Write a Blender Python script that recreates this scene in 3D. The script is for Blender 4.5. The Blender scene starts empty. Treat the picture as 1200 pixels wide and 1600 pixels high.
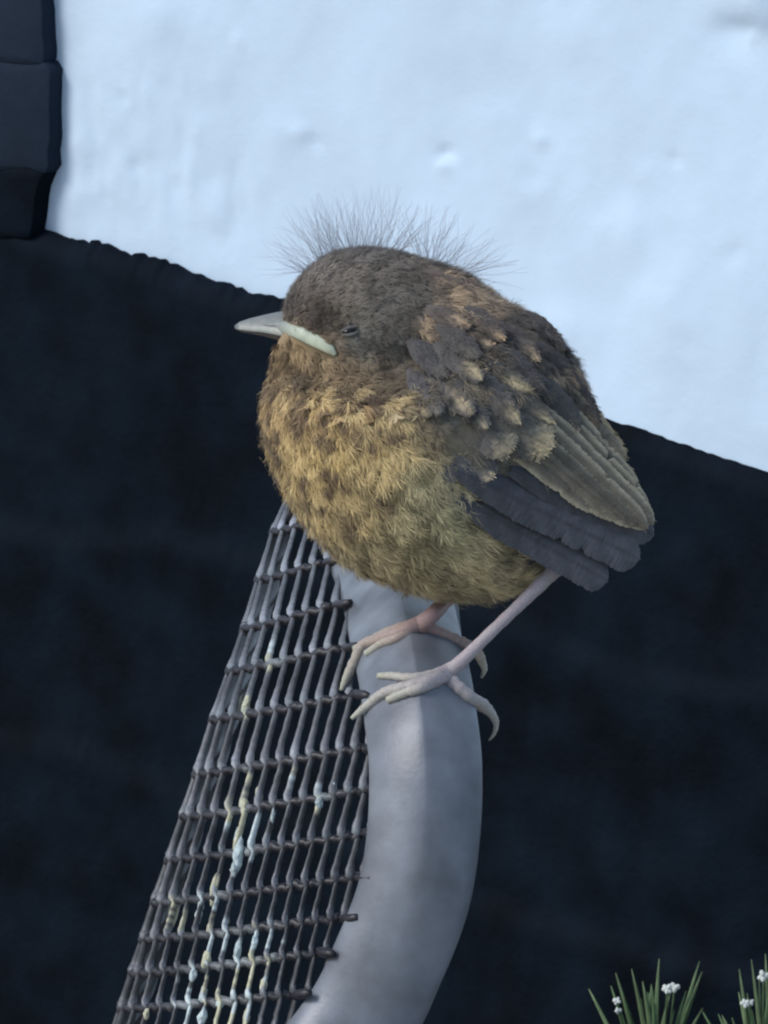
import bpy, math, random
import numpy as np
from mathutils import Vector
from mathutils.bvhtree import BVHTree

random.seed(7)
rng = np.random.default_rng(11)
scene = bpy.context.scene
COL = scene.collection

# ------------------------------------------------------------------ camera
PITCH = math.radians(12.0)
D0 = 2.4                                   # metres from lens to the perch
S0 = 0.33 / 1600                           # metres per photo pixel at the perch
F = np.array([0, math.cos(PITCH), -math.sin(PITCH)])
R = np.array([1.0, 0, 0])
U = np.array([0, math.sin(PITCH), math.cos(PITCH)])
C = np.array([0, 0, 0.94]) - F * D0
cam = bpy.data.cameras.new('camera')
camo = bpy.data.objects.new('camera', cam)
COL.objects.link(camo)
camo.location = C
camo.rotation_euler = (math.pi / 2 - PITCH, 0, 0)
cam.sensor_fit = 'VERTICAL'
cam.sensor_height = 24
cam.angle = 2 * math.atan(0.165 / D0)
cam.clip_start = 0.05
cam.clip_end = 200
cam.dof.use_dof = True
cam.dof.focus_distance = D0
cam.dof.aperture_fstop = 120
scene.camera = camo

# ------------------------------------------------------------------ sky, sun, exposure
SUN_DIR = Vector((-0.80, -0.36, 0.72)).normalized()       # towards the sun
SUN_EL = math.asin(SUN_DIR.z)
world = bpy.data.worlds.new('World')
scene.world = world
world.use_nodes = True
wn = world.node_tree.nodes
wl = world.node_tree.links
wn.clear()
sky = wn.new('ShaderNodeTexSky')
sky.sky_type = 'NISHITA'
sky.sun_disc = False
sky.sun_elevation = SUN_EL
sky.sun_rotation = math.atan2(SUN_DIR.x, SUN_DIR.y)
sky.dust_density = 1.0
sky.ozone_density = 2.2
sky.air_density = 1.0
bg = wn.new('ShaderNodeBackground')
bg.inputs['Strength'].default_value = 0.085
wo = wn.new('ShaderNodeOutputWorld')
wl.new(sky.outputs[0], bg.inputs[0])
wl.new(bg.outputs[0], wo.inputs[0])
sl = bpy.data.lights.new('sun', 'SUN')
sl.energy = 1.1
sl.angle = math.radians(25)
sl.color = (1.0, 0.97, 0.92)
so = bpy.data.objects.new('sun', sl)
COL.objects.link(so)
so.rotation_euler = SUN_DIR.to_track_quat('Z', 'Y').to_euler()
so.location = (-2, -2, 4)
scene.view_settings.view_transform = 'Standard'
scene.view_settings.look = 'None'
scene.view_settings.gamma = 1
scene.view_settings.use_curve_mapping = False
scene.view_settings.exposure = 0.90
scene.cycles.pixel_filter_type = 'BLACKMAN_HARRIS'
scene.cycles.filter_width = 2.2

# ------------------------------------------------------------------ helpers
def P(px, py, t):
    """photo pixel + depth behind the perch plane (in pixel units) -> world."""
    px, py, t = np.broadcast_arrays(np.asarray(px, float), np.asarray(py, float), np.asarray(t, float))
    k = 1 + t * S0 / D0
    return (C + F * (D0 + t[..., None] * S0)
            + (R * (px - 600)[..., None] - U * (py - 800)[..., None]) * S0 * k[..., None])


def srgb(r, g, b):
    f = lambda c: (c / 255 / 12.92) if c / 255 <= 0.04045 else ((c / 255 + 0.055) / 1.055) ** 2.4
    return np.array([f(r), f(g), f(b)])


def smooth(a, b, x):
    t = np.clip((np.asarray(x, float) - a) / (b - a), 0, 1)
    return t * t * (3 - 2 * t)


_perm = np.random.default_rng(3).random((256, 256))
def vnoise(x, y):
    xi = np.floor(x).astype(int); yi = np.floor(y).astype(int)
    fx = x - xi; fy = y - yi
    fx = fx * fx * (3 - 2 * fx); fy = fy * fy * (3 - 2 * fy)
    g = lambda a, b: _perm[a % 256, b % 256]
    return ((g(xi, yi) * (1 - fx) + g(xi + 1, yi) * fx) * (1 - fy)
            + (g(xi, yi + 1) * (1 - fx) + g(xi + 1, yi + 1) * fx) * fy) * 2 - 1


def fbm(x, y, o=4):
    s = 0; a = 1; n = 0
    for k in range(o):
        s = s + a * vnoise(x * 2 ** k + 17.3 * k, y * 2 ** k - 9.1 * k); n += a; a *= 0.5
    return s / n


def tag(o, label=None, cat=None, group=None, kind=None):
    if label: o['label'] = label
    if cat: o['category'] = cat
    if group: o['group'] = group
    if kind: o['kind'] = kind
    return o


def empty(name, loc):
    o = bpy.data.objects.new(name, None)
    o.location = loc
    o.empty_display_size = 0.02
    COL.objects.link(o)
    return o


def mesh_obj(name, verts, faces, mat, parent=None, cols=None, smoothf=True, uv=None):
    verts = np.asarray(verts, float)
    origin = verts.mean(0) if parent is None else np.array(parent['_w'] if '_w' in parent else parent.location)
    if parent is None:
        origin = np.array([verts[:, 0].mean(), verts[:, 1].mean(), verts[:, 2].min()])
    me = bpy.data.meshes.new(name)
    me.from_pydata((verts - origin).tolist(), [], [tuple(int(i) for i in f) for f in faces])
    if cols is not None:
        a = me.color_attributes.new('Col', 'FLOAT_COLOR', 'POINT')
        c4 = np.ones((len(verts), 4), np.float32); c4[:, :3] = cols
        a.data.foreach_set('color', c4.ravel())
    if smoothf:
        me.polygons.foreach_set('use_smooth', [True] * len(me.polygons))
    me.materials.append(mat)
    me.update()
    o = bpy.data.objects.new(name, me)
    COL.objects.link(o)
    if parent is None:
        o.location = origin
    else:
        o.parent = parent
    return o


def sub(parent_part, o, top):
    """re-parent mesh o (built relative to thing 'top') under one of its parts (identity transform)."""
    o.parent = parent_part
    return o


def catmull(pts, n):
    pts = np.asarray(pts, float)
    p = np.vstack([2 * pts[0] - pts[1], pts, 2 * pts[-1] - pts[-2]])
    out = []
    for i in range(1, len(p) - 2):
        for k in range(n):
            u = k / n
            a, b, c, d = p[i - 1], p[i], p[i + 1], p[i + 2]
            out.append(0.5 * (2 * b + (c - a) * u + (2 * a - 5 * b + 4 * c - d) * u * u + (3 * b - a - 3 * c + d) * u ** 3))
    out.append(pts[-1])
    return np.array(out)


def tube(path, rad, sides=8, section=None, side0=None, cap=True, start=0):
    """path (n,3) world, rad scalar/(n,) or (n,2); returns verts, faces."""
    path = np.asarray(path, float); n = len(path)
    rad = np.asarray(rad, float)
    if rad.ndim == 0: rad = np.full(n, float(rad))
    if rad.ndim == 1: rad = np.stack([rad, rad], 1)
    tan = np.gradient(path, axis=0)
    tan /= np.linalg.norm(tan, axis=1)[:, None] + 1e-12
    s = np.array(side0 if side0 is not None else ([1, 0, 0] if abs(tan[0][0]) < 0.8 else [0, 0, 1]), float)
    ang = np.linspace(0, 2 * math.pi, sides, endpoint=False)
    ca, sa = np.cos(ang), np.sin(ang)
    ca0, sa0 = ca, sa
    V = [None] * n
    s0 = s
    for i in list(range(start, n)) + list(range(start, -1, -1)):
        if i == start: s = s0
        s = s - tan[i] * np.dot(s, tan[i]); s /= np.linalg.norm(s)
        b = np.cross(tan[i], s)
        if section is not None:
            e = 2 / (section[i] if np.ndim(section) else section)
            ca = np.sign(ca0) * np.abs(ca0) ** e; sa = np.sign(sa0) * np.abs(sa0) ** e
        V[i] = (path[i] + np.outer(ca * rad[i, 0], s) + np.outer(sa * rad[i, 1], b))
    V = np.concatenate(V)
    Fc = []
    for i in range(n - 1):
        for k in range(sides):
            k2 = (k + 1) % sides
            Fc.append((i * sides + k, i * sides + k2, (i + 1) * sides + k2, (i + 1) * sides + k))
    if cap:
        Fc.append(tuple(range(sides - 1, -1, -1)))
        Fc.append(tuple((n - 1) * sides + k for k in range(sides)))
    return V, Fc


class Acc:
    def __init__(s): s.v = []; s.f = []; s.c = []; s.n = 0
    def add(s, v, f, c=None):
        v = np.asarray(v); s.v.append(v)
        s.f += [tuple(int(i) + s.n for i in q) for q in f]
        if c is not None:
            c = np.asarray(c, float)
            s.c.append(np.broadcast_to(c, (len(v), 3)))
        s.n += len(v)
    def build(s, name, mat, parent=None, smoothf=True):
        return mesh_obj(name, np.concatenate(s.v), s.f, mat, parent, np.concatenate(s.c) if s.c else None, smoothf)


def material(name, color=(0.5, 0.5, 0.5), rough=0.8, spec=0.3, metallic=0.0, vcol=False,
             noise=None, bump=None, sheen=0.0, sss=0.0, transl=0.0):
    m = bpy.data.materials.new(name); m.use_nodes = True
    nt = m.node_tree; N = nt.nodes; L = nt.links
    b = N['Principled BSDF']
    b.inputs['Roughness'].default_value = rough
    b.inputs['Specular IOR Level'].default_value = spec
    b.inputs['Metallic'].default_value = metallic
    b.inputs['Sheen Weight'].default_value = sheen
    if sss:
        b.inputs['Subsurface Weight'].default_value = sss
        b.inputs['Subsurface Radius'].default_value = (1.0, 0.4, 0.25)
        b.inputs['Subsurface Scale'].default_value = 0.001
    b.inputs['Base Color'].default_value = (*color, 1)
    src = None
    if vcol:
        a = N.new('ShaderNodeVertexColor'); a.layer_name = 'Col'
        src = a.outputs['Color']
    tc = N.new('ShaderNodeTexCoord')
    if noise:                                   # (scale, amount, detail)
        nz = N.new('ShaderNodeTexNoise'); nz.inputs['Scale'].default_value = noise[0]
        nz.inputs['Detail'].default_value = noise[2]
        L.new(tc.outputs['Object'], nz.inputs['Vector'])
        mr = N.new('ShaderNodeMapRange')
        mr.inputs['From Min'].default_value = 0.3; mr.inputs['From Max'].default_value = 0.7
        mr.inputs['To Min'].default_value = 1 - noise[1]; mr.inputs['To Max'].default_value = 1 + noise[1]
        L.new(nz.outputs['Fac'], mr.inputs['Value'])
        mx = N.new('ShaderNodeMix'); mx.data_type = 'RGBA'; mx.blend_type = 'MULTIPLY'
        mx.inputs['Factor'].default_value = 1
        if src is not None: L.new(src, mx.inputs['A'])
        else: mx.inputs['A'].default_value = (*color, 1)
        L.new(mr.outputs[0], mx.inputs['B'])
        src = mx.outputs['Result']
    if src is not None: L.new(src, b.inputs['Base Color'])
    if bump:                                    # list of (scale, strength, distance)
        prev = None
        for sc, st, di in bump:
            nz = N.new('ShaderNodeTexNoise'); nz.inputs['Scale'].default_value = sc
            nz.inputs['Detail'].default_value = 5
            L.new(tc.outputs['Object'], nz.inputs['Vector'])
            bp = N.new('ShaderNodeBump'); bp.inputs['Strength'].default_value = st
            bp.inputs['Distance'].default_value = di
            L.new(nz.outputs['Fac'], bp.inputs['Height'])
            if prev: L.new(prev.outputs[0], bp.inputs['Normal'])
            prev = bp
        L.new(prev.outputs[0], b.inputs['Normal'])
    if transl:
        tr = N.new('ShaderNodeBsdfTranslucent'); ms = N.new('ShaderNodeMixShader')
        ms.inputs[0].default_value = transl
        if src is not None: L.new(src, tr.inputs[0])
        else: tr.inputs[0].default_value = (*color, 1)
        out = N['Material Output']
        L.new(b.outputs[0], ms.inputs[1]); L.new(tr.outputs[0], ms.inputs[2]); L.new(ms.outputs[0], out.inputs['Surface'])
    return m


M_white = material('white_render_paint', (0.58, 0.715, 0.845), 0.75, 0.2, noise=(14, 0.05, 7),
                   bump=[(30, 0.16, 0.005), (110, 0.14, 0.002), (420, 0.10, 0.0008)])
M_black = material('black_masonry_paint', (0.0028, 0.0064, 0.0118), 0.75, 0.07, noise=(28, 0.5, 10),
                   bump=[(30, 0.35, 0.004), (260, 0.4, 0.0012)])
M_quoin = material('dark_blue_masonry_paint', (0.015, 0.0245, 0.041), 0.8, 0.10, noise=(9, 0.3, 5),
                   bump=[(40, 0.4, 0.004), (240, 0.3, 0.001)])
M_tube = material('grey_powder_coated_metal', (0.165, 0.180, 0.205), 0.42, 0.45, metallic=0.1,
                  noise=(55, 0.36, 10), bump=[(60, 0.12, 0.002), (700, 0.16, 0.0005)])
M_strand = material('black_woven_plastic', rough=0.45, spec=0.5, vcol=True, noise=(400, 0.25, 2))
M_feather = material('feather', rough=0.85, spec=0.12, vcol=True, sheen=0.15)
M_skin = material('bird_leg_skin', rough=0.5, spec=0.35, vcol=True, noise=(900, 0.12, 3), bump=[(1400, 0.35, 0.0006)], sss=0.25)
M_beak = material('beak_horn', rough=0.42, spec=0.4, vcol=True, noise=(500, 0.1, 3))
M_gape = material('gape_flange_skin', (0.50, 0.50, 0.30), 0.45, 0.4, noise=(600, 0.12, 2), sss=0.3)
M_eye = material('eye', (0.006, 0.006, 0.008), 0.12, 0.6)
M_lid = material('eyelid_skin', (0.13, 0.125, 0.12), 0.8, 0.15, noise=(900, 0.2, 2))
M_down = material('nestling_down', (0.42, 0.42, 0.46), 0.9, 0.1)
M_blade = material('grass_blade', rough=0.55, spec=0.3, vcol=True, noise=(200, 0.2, 2), transl=0.2)
M_flower = material('white_petal', (0.72, 0.76, 0.70), 0.7, 0.2)
M_ground = material('patio_stone', (0.30, 0.285, 0.26), 0.9, 0.2, noise=(6, 0.3, 6), bump=[(40, 0.4, 0.01)])
M_soil = material('soil', (0.03, 0.024, 0.018), 0.95, 0.1, noise=(60, 0.5, 5), bump=[(90, 0.8, 0.01)])

# ------------------------------------------------------------------ ground
gv = [(-60, -60, 0), (60, -60, 0), (60, 60, 0), (-60, 60, 0)]
tag(mesh_obj('ground', gv, [(0, 1, 2, 3)], M_ground), 'grey stone patio ground below the chair', kind='structure')

# ------------------------------------------------------------------ house wall
YAW = math.radians(36)
WE = np.array([math.cos(YAW), -math.sin(YAW), 0])          # along the wall, to the right
WN = np.array([-math.sin(YAW), -math.cos(YAW), 0])         # out of the wall
W0 = P(600, 700, 5100)


def wall_uv(px, py, off=0.0):
    px, py = np.broadcast_arrays(np.asarray(px, float), np.asarray(py, float))
    d = F + (R * (px - 600)[..., None] - U * (py - 800)[..., None]) * S0 / D0
    w0 = W0 + WN * off
    k = ((w0 - C) @ WN) / (d @ WN)
    p = C + d * k[..., None]
    return (p - w0) @ WE, p[..., 2]


def wall_pt(u, v, off):
    u = np.asarray(u, float)
    return np.array([W0[0], W0[1], 0]) + u[..., None] * WE + np.asarray(off)[..., None] * WN + np.asarray(v)[..., None] * np.array([0, 0, 1.0])


wall = empty('house_wall', (W0[0], W0[1], 0))
tag(wall, 'rough white rendered house wall with black painted base and dark corner stones', 'wall')


def spread(lo, hi, a, b, n):
    return np.unique(np.concatenate([np.linspace(lo, a, 14), np.linspace(a, b, n), np.linspace(b, hi, 14)]))


us = spread(-3.5, 4.0, -0.34, 0.36, 260)
vs = spread(0.0, 3.2, 0.5, 1.12, 230)
UU, VV = np.meshgrid(us, vs)
off = 0.004 * fbm(UU * 5, VV * 5, 2) + 0.0013 * fbm(UU * 22, VV * 16, 3) + 0.0003 * fbm(UU * 70, VV * 55, 2)
WU = UU + 0.004 * fbm(UU * 60, VV * 60, 2); WV = VV + 0.004 * fbm(UU * 60 + 31, VV * 60 + 9, 2)
# lumps and pits seen in the render: (px, py, radius px, height m)
for bx, by, br, bh in [(692, 262, 11, 0.0030), (690, 243, 14, -0.0042), (815, 292, 38, 0.0022), (822, 280, 22, -0.0018),
                       (185, 147, 6, -0.004), (1172, 0, 45, 0.012), (1145, 42, 34, -0.007), (1170, 62, 8, 0.003), (845, 213, 10, 0.0024),
                       (1060, 246, 9, -0.0022), (470, 205, 20, 0.0022), (492, 222, 12, -0.0022), (430, 205, 26, 0.0014),
                       (130, 300, 14, 0.0016), (165, 305, 10, -0.0016), (270, 270, 12, 0.0016), (250, 30, 60, 0.004), (330, 330, 25, 0.002),
                       (210, 262, 10, -0.0014), (120, 220, 30, 0.0018), (370, 60, 10, 0.0016), (1010, 275, 14, 0.001), (870, 520, 40, 0.003),
                       (1150, 400, 18, -0.0015), (980, 360, 40, 0.0028), (1050, 480, 55, 0.003), (900, 60, 60, 0.003)]:
    bu, bv = wall_uv(bx, by)
    rr = br * S0 * 1.45
    off = off + 0.55 * bh * np.exp(-(((WU - bu) / rr) ** 2 + ((WV - bv) / rr) ** 2))
# hand-trowelled ripples, left part
bu, bv = wall_uv(210, 250)
rip = np.exp(-(((UU - bu) / 0.06) ** 2 + ((VV - bv) / 0.05) ** 2))
off = off + 0.0019 * rip * fbm(UU * 110 + VV * 20, VV * 45 - UU * 10, 2)
pts = wall_pt(UU.ravel(), VV.ravel(), off.ravel())
nu = len(us)
fcs = [(j * nu + i, j * nu + i + 1, (j + 1) * nu + i + 1, (j + 1) * nu + i) for j in range(len(vs) - 1) for i in range(nu - 1)]
mesh_obj('white_render', pts, fcs, M_white, wall)

# black plinth: top edge measured from the photo (ragged, falls towards the right)
edge_px = np.array([[-1500, -105], [-600, 165], [45, 360], [100, 378], [180, 395], [215, 405], [260, 420], [330, 445], [400, 466], [440, 478], [600, 537],
                    [800, 612], [940, 660], [1000, 678], [1080, 706], [1200, 745], [2200, 1080]])
eu, ev = wall_uv(edge_px[:, 0], edge_px[:, 1], 0.009)
us2 = spread(-2.2, 2.2, -0.34, 0.36, 420)
top = np.interp(us2, eu, ev)
rag = smooth(-0.0, -0.12, us2) * 0.75 + 0.25
top = top + rag * (0.0022 * fbm(us2 * 90, us2 * 0 + 3.3, 3) + 0.0014 * vnoise(us2 * 320, us2 * 0 + 8.1))
fr = np.concatenate([[0], np.linspace(0.25, 0.985, 120), [0.993, 0.998, 1.0]])
UU2 = np.tile(us2, (len(fr), 1)); VV2 = np.outer(fr, top)
dist = (top - VV2)
off2 = 0.009 + 0.0025 * fbm(UU2 * 9, VV2 * 9, 3) + 0.0010 * fbm(UU2 * 60, VV2 * 60, 3)
off2 -= 0.006 * smooth(0.006, 0.0, dist)
# courses of the stone below the paint: soft ledges sloping like the top edge
for dd, hh in ((0.115, 0.004), (0.245, 0.004)):
    w = dist + 0.02 * fbm(UU2 * 6, VV2 * 2 + dd * 40, 2) + 0.10 * UU2
    off2 += hh * smooth(dd - 0.004, dd + 0.006, w) * np.exp(-np.maximum(w - dd, 0) / 0.05)
V2 = wall_pt(UU2.ravel(), VV2.ravel(), off2.ravel())
nu2 = len(us2)
f2 = [(j * nu2 + i, j * nu2 + i + 1, (j + 1) * nu2 + i + 1, (j + 1) * nu2 + i) for j in range(len(fr) - 1) for i in range(nu2 - 1)]
back = wall_pt(us2, top - 0.001, np.full(nu2, -0.006))
o0 = len(V2); V2 = np.vstack([V2, back])
last = (len(fr) - 1) * nu2
f2 += [(last + i, last + i + 1, o0 + i + 1, o0 + i) for i in range(nu2 - 1)]
mesh_obj('black_plinth', V2, f2, M_black, wall)


def slab(name, poly_px, thick, mat, seed):
    """a roughly dressed corner stone: outline in photo pixels on the wall, real thickness, bumpy face."""
    poly_px = np.asarray(poly_px, float)
    seg = []
    for a, b in zip(poly_px, np.roll(poly_px, -1, 0)):
        n = max(2, int(np.linalg.norm(b - a) / 12)); n = min(n, 40)
        for k in range(n): seg.append(a + (b - a) * k / n)
    seg = np.array(seg)
    seg += 1.6 * np.stack([fbm(seg[:, 0] * .05 + seed, seg[:, 1] * .05, 3), fbm(seg[:, 0] * .05, seg[:, 1] * .05 + seed, 3)], 1) * 1.5
    cen = seg.mean(0)
    rings = [(1.0, -0.006), (1.0, thick - 0.0005), (0.985, thick), (0.8, thick), (0.5, thick), (0.2, thick)]
    V = []; n = len(seg)
    for s, o in rings:
        q = cen + (seg - cen) * s if s < 0.98 else seg + (cen - seg) / np.linalg.norm(cen - seg, axis=1)[:, None] * (0 if s == 1 else 2)
        u, v = wall_uv(q[:, 0], q[:, 1], thick)
        oo = np.full(n, o) + (0.0015 * fbm(u * 30 + seed, v * 30, 3) if o > 0 else 0)
        V.append(wall_pt(u, v, oo))
    u, v = wall_uv(cen[0], cen[1], thick)
    V.append(wall_pt(np.array([u]), np.array([v]), np.array([thick])))
    V = np.concatenate(V)
    Fc = [(r * n + k, r * n + (k + 1) % n, (r + 1) * n + (k + 1) % n, (r + 1) * n + k) for r in range(len(rings) - 1) for k in range(n)]
    Fc += [((len(rings) - 1) * n + k, (len(rings) - 1) * n + (k + 1) % n, len(rings) * n) for k in range(n)]
    return mesh_obj(name, V, Fc, mat, wall)


slab('corner_stone', [(-620, -110), (66, -90), (67, 30), (69, 96), (66, 101), (-620, 60)], 0.0080, M_quoin, 1.0)
slab('corner_stone', [(-620, 50), (40, 92), (70, 100), (78, 112), (77, 190), (75, 262), (66, 274), (-620, 262)], 0.0085, M_quoin, 4.0)
slab('corner_stone', [(-620, 250), (40, 262), (66, 271), (62, 284), (56, 310), (50, 345), (46, 372), (-100, 372), (-620, 250)], 0.0095, M_black, 9.0)
for k in range(4):
    y = -112 - 190 * k
    slab('corner_stone', [(-620, y - 186), (64 + 8 * (k % 2), y - 186), (66 + 8 * (k % 2), y), (-620, y)], 0.0080, M_quoin, 12.0 + k)

# ------------------------------------------------------------------ garden chair
near = [(-1750, 3050, -60), (-900, 3100, -60), (-150, 3080, -60), (130, 2900, -60), (200, 2600, -60), (240, 2250, -60), (330, 1960, -60), (440, 1760, -60),
        (558, 1600, -60), (608, 1500, -75), (646, 1400, -85), (662, 1300, -85), (665, 1200, -70), (657, 1120, -30), (647, 1055, 40),
        (634, 1000, 150), (622, 945, 310), (604, 892, 500), (578, 842, 710), (545, 795, 930)]
far = [(560, 752, 1120), (590, 760, 1270), (615, 810, 1390), (632, 890, 1450), (642, 970, 1480), (650, 1050, 1500), (658, 1120, 1500), (662, 1200, 1500), (660, 1300, 1500), (644, 1400, 1500),
       (606, 1500, 1500), (555, 1600, 1500), (420, 1760, 1500), (310, 1960, 1500), (220, 2250, 1500), (150, 2500, 1500), (60, 2660, 1500), (-150, 2720, 1500), (-900, 2740, 1500), (-1550, 2700, 1500)]
ctrl = np.array(near + far, float)
cw = catmull(P(ctrl[:, 0], ctrl[:, 1], ctrl[:, 2]), 10)
chair_base = np.array([cw[:, 0].mean(), cw[:, 1].mean(), 0])
chair = empty('garden_chair', chair_base)
tag(chair, 'grey tubular metal garden chair with worn black woven mesh back', 'chair')
RX, RZ = 88 * S0, 62 * S0
# orient the flat-oval section so its ridge faces out at the visible bow
kk_ = np.arange(len(cw))
va, fa = tube(cw, np.stack([np.full(len(cw), RX), np.interp(kk_, [95, 118, 136], [48 * S0, 60 * S0, RZ])], 1), 64, np.interp(np.arange(len(cw)), [90, 105, 130, 160], [1.85, 1.58, 1.26, 1.3]), R, start=12 * 10)
frame = mesh_obj('frame', va, fa, M_tube, chair)
tube_bvh = BVHTree.FromPolygons([Vector(v) for v in va], fa)
for (x, y, t) in ((-1500, 3065, -60), (60, 2960, -60), (-1350, 2712, 1500), (60, 2665, 1500)):
    a = P(x, y, t)
    b = np.array([a[0] + (-0.04 if x < -500 else 0.05), a[1], 0.0])
    v, f = tube(np.linspace(a, b, 6), 0.012, 16)
    mesh_obj('leg', v, f, M_tube, chair)
# seat sling and rear seat rail (below the frame of the picture)
a = P(-120, 3060, -60); b = P(-120, 2715, 1500)
v, f = tube(np.linspace(a, b, 8), 0.010, 12); mesh_obj('seat_rail', v, f, M_tube, chair)
sa_, sb_ = P(-1700, 3040, -60), P(-1560, 2690, 1500)
SV = []; nn = 16
for i in range(nn + 1):
    for j in range(nn + 1):
        p = (a * (1 - i / nn) + sa_ * i / nn) * (1 - j / nn) + (b * (1 - i / nn) + sb_ * i / nn) * (j / nn)
        p = p - np.array([0, 0, 0.02]) * math.sin(math.pi * i / nn) * math.sin(math.pi * j / nn)
        SV.append(p)
SV = np.array(SV); SF = [(i * (nn + 1) + j, i * (nn + 1) + j + 1, (i + 1) * (nn + 1) + j + 1, (i + 1) * (nn + 1) + j) for i in range(nn) for j in range(nn)]
n1 = len(SV); SV = np.vstack([SV, SV - np.array([0, 0, 0.003])]); SF += [tuple(q + n1 for q in f[::-1]) for f in SF]
mesh_obj('seat', SV, SF, M_strand, chair, np.tile([0.02, 0.02, 0.022], (len(SV), 1)))

# woven back: rows run across, strands run down; the sling bulges to the left and turns away from view
rowN = [(470, 772, 900), (492, 818, 760), (512, 878, 560), (528, 945, 310), (541, 1012, 150), (556, 1087, 30), (572, 1169, -20), (577, 1234, -45), (574, 1303, -55),
        (560, 1371, -60), (538, 1434, -60), (503, 1489, -55), (462, 1554, -50), (420, 1616, -45), (370, 1690, -45), (322, 1770, -45), (285, 1850, -45), (250, 1930, -45), (215, 2010, -45), (190, 2090, -45)]
rowL = [(449, 778), (426, 832), (402, 908), (380, 984), (357, 1050), (331, 1126), (305, 1211), (284, 1278), (262, 1345), (240, 1412), (222, 1470), (205, 1523),
        (188, 1578), (170, 1634), (148, 1704), (124, 1780), (100, 1858), (76, 1936), (54, 2014), (34, 2094)]
rowN = np.array(rowN, float); rowL = np.array(rowL, float)
NR = len(rowN)
rowTL = rowN[:, 2] + np.interp(np.arange(NR), [0, 3, 8, 19], [60, 160, 240, 260])
rowTF = np.minimum(1480, rowTL + np.interp(np.arange(NR), [0, 2, 6, 19], [150, 300, 700, 800]))


def rowval(arr, i):
    return np.interp(i, np.arange(NR), arr)


def surf(i, q):
    """sling point for (fractional) row i and unrolled distance q from its silhouette."""
    i = np.asarray(i, float); q = np.asarray(q, float)
    xN, yN, tN = rowval(rowN[:, 0], i), rowval(rowN[:, 1], i), rowval(rowN[:, 2], i)
    xL, yL, tL, tF = rowval(rowL[:, 0], i), rowval(rowL[:, 1], i), rowval(rowTL, i), rowval(rowTF, i)
    qp = np.maximum(q, 0); qn = np.maximum(-q, 0)
    g = qp - 16 * (1 - np.exp(-qp / 36))
    frac = np.clip(g / np.maximum(xN - xL, 1), 0, 1.3)
    x = xL + g + 75 * (1 - np.exp(-(qn / 420) ** 1.3))
    y = yL + (yN - yL) * frac ** 1.15 - 0.13 * qn
    t = tL - (tL - tN) * (1 - (1 - np.clip(frac, 0, 1)) ** 1.8) + qn * 0.9
    return x, y, t


def qright(i):
    w = rowval(rowN[:, 0], i) - rowval(rowL[:, 0], i)
    q = w + 14.0
    for _ in range(8): q = w + 16 * (1 - math.exp(-q / 36))
    return q


def qfar(i):
    return -(rowval(rowTF, i) - rowval(rowTL, i)) / 0.9


SP, DR = 23.5, 11.5
lo_j, hi_j = -80, 18
def wear(px, py):
    """how much pale dirt sits on the weave there."""
    s = 0
    for (x, y, r) in ((382, 1275, 30), (390, 1225, 18), (333, 1400, 20), (385, 1330, 20), (320, 1560, 42), (350, 1470, 30), (395, 1520, 22), (505, 1245, 18), (450, 1215, 12), (385, 1100, 14),
                      (430, 1030, 20), (415, 1480, 30), (300, 1590, 25), (365, 1590, 22), (275, 1430, 16)):
        s = s + np.exp(-(((px - x) / r) ** 2 + ((py - y) / (r * 1.3)) ** 2))
    return np.clip(s, 0, 1)


base_c = np.array([0.088, 0.090, 0.098]); dark_c = np.array([0.020, 0.019, 0.024])
n_strand = 0
for j in range(lo_j, hi_j):
    seq = []
    for i in np.arange(0, NR - 1 + 1e-6, 0.1):
        q = SP * j + DR * i + 8
        if qfar(i) <= q <= qright(i) + 45:
            seq.append((i, q))
    if len(seq) < 5: continue
    seq = np.array(seq)
    i, q = seq[:, 0], seq[:, 1]
    ph = i - np.floor(i)
    saw = np.where(ph < 0.86, 0.5 - ph / 0.86, (ph - 0.86) / 0.14 - 0.5)
    q = q + 7.0 * saw + 0.35 * rng.normal(size=len(q))
    x, y, t = surf(i, q)
    bulge = np.exp(-((ph - 0.90) / 0.12) ** 2)
    r = (4.2 + 1.3 * ph + 1.5 * bulge) * np.interp(y, [1050, 1500], [1.0, 1.32]) + 0.15 * rng.normal(size=len(q))
    t = t - 5 * bulge
    path = P(x, y, t)
    v, f = tube(path, np.stack([np.maximum(r, 1.5), np.maximum(r, 1.5) * 0.55], 1) * S0, 6, side0=R)
    tone = (0.58 + 1.0 * smooth(0.4, 0.95, ph)) * (0.85 + 0.3 * vnoise(i * 2.3 + j * 5.7, q * 0 + j * 1.3)) * (0.8 + 0.5 * rng.random()) * np.interp(y, [900, 1150, 1400], [2.3, 2.0, 1.25])  # random tone, plus a highlight painted in towards each knot
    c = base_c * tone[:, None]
    # pale patches: bird lime and lichen, patchy along the strand
    wv = wear(x, y) * (0.35 + 0.65 * rng.random(len(x)))
    spots = smooth(0.22, 0.6, wv + 0.5 * vnoise(x * 0.06, y * 0.035 + j))
    spots = spots * smooth(0.05, 0.3, wear(x, y))
    kind = np.where(vnoise(x * 0.03 + 5, y * 0.03)[:, None] > 0.25, np.array([0.50, 0.48, 0.33]), np.array([0.55, 0.62, 0.62]))
    c = c * (1 - spots[:, None]) + kind * spots[:, None]
    tips = smooth(0.75, 0.95, ph) * (0.25 + 0.3 * (rng.random(len(x)) > 0.6)) * (y < 1330)  # painted highlights on the knots of the upper rows
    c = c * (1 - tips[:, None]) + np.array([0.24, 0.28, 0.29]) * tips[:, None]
    mesh_obj('strand', v, f, M_strand, chair, np.repeat(c, 6, 0))
    n_strand += 1
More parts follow.
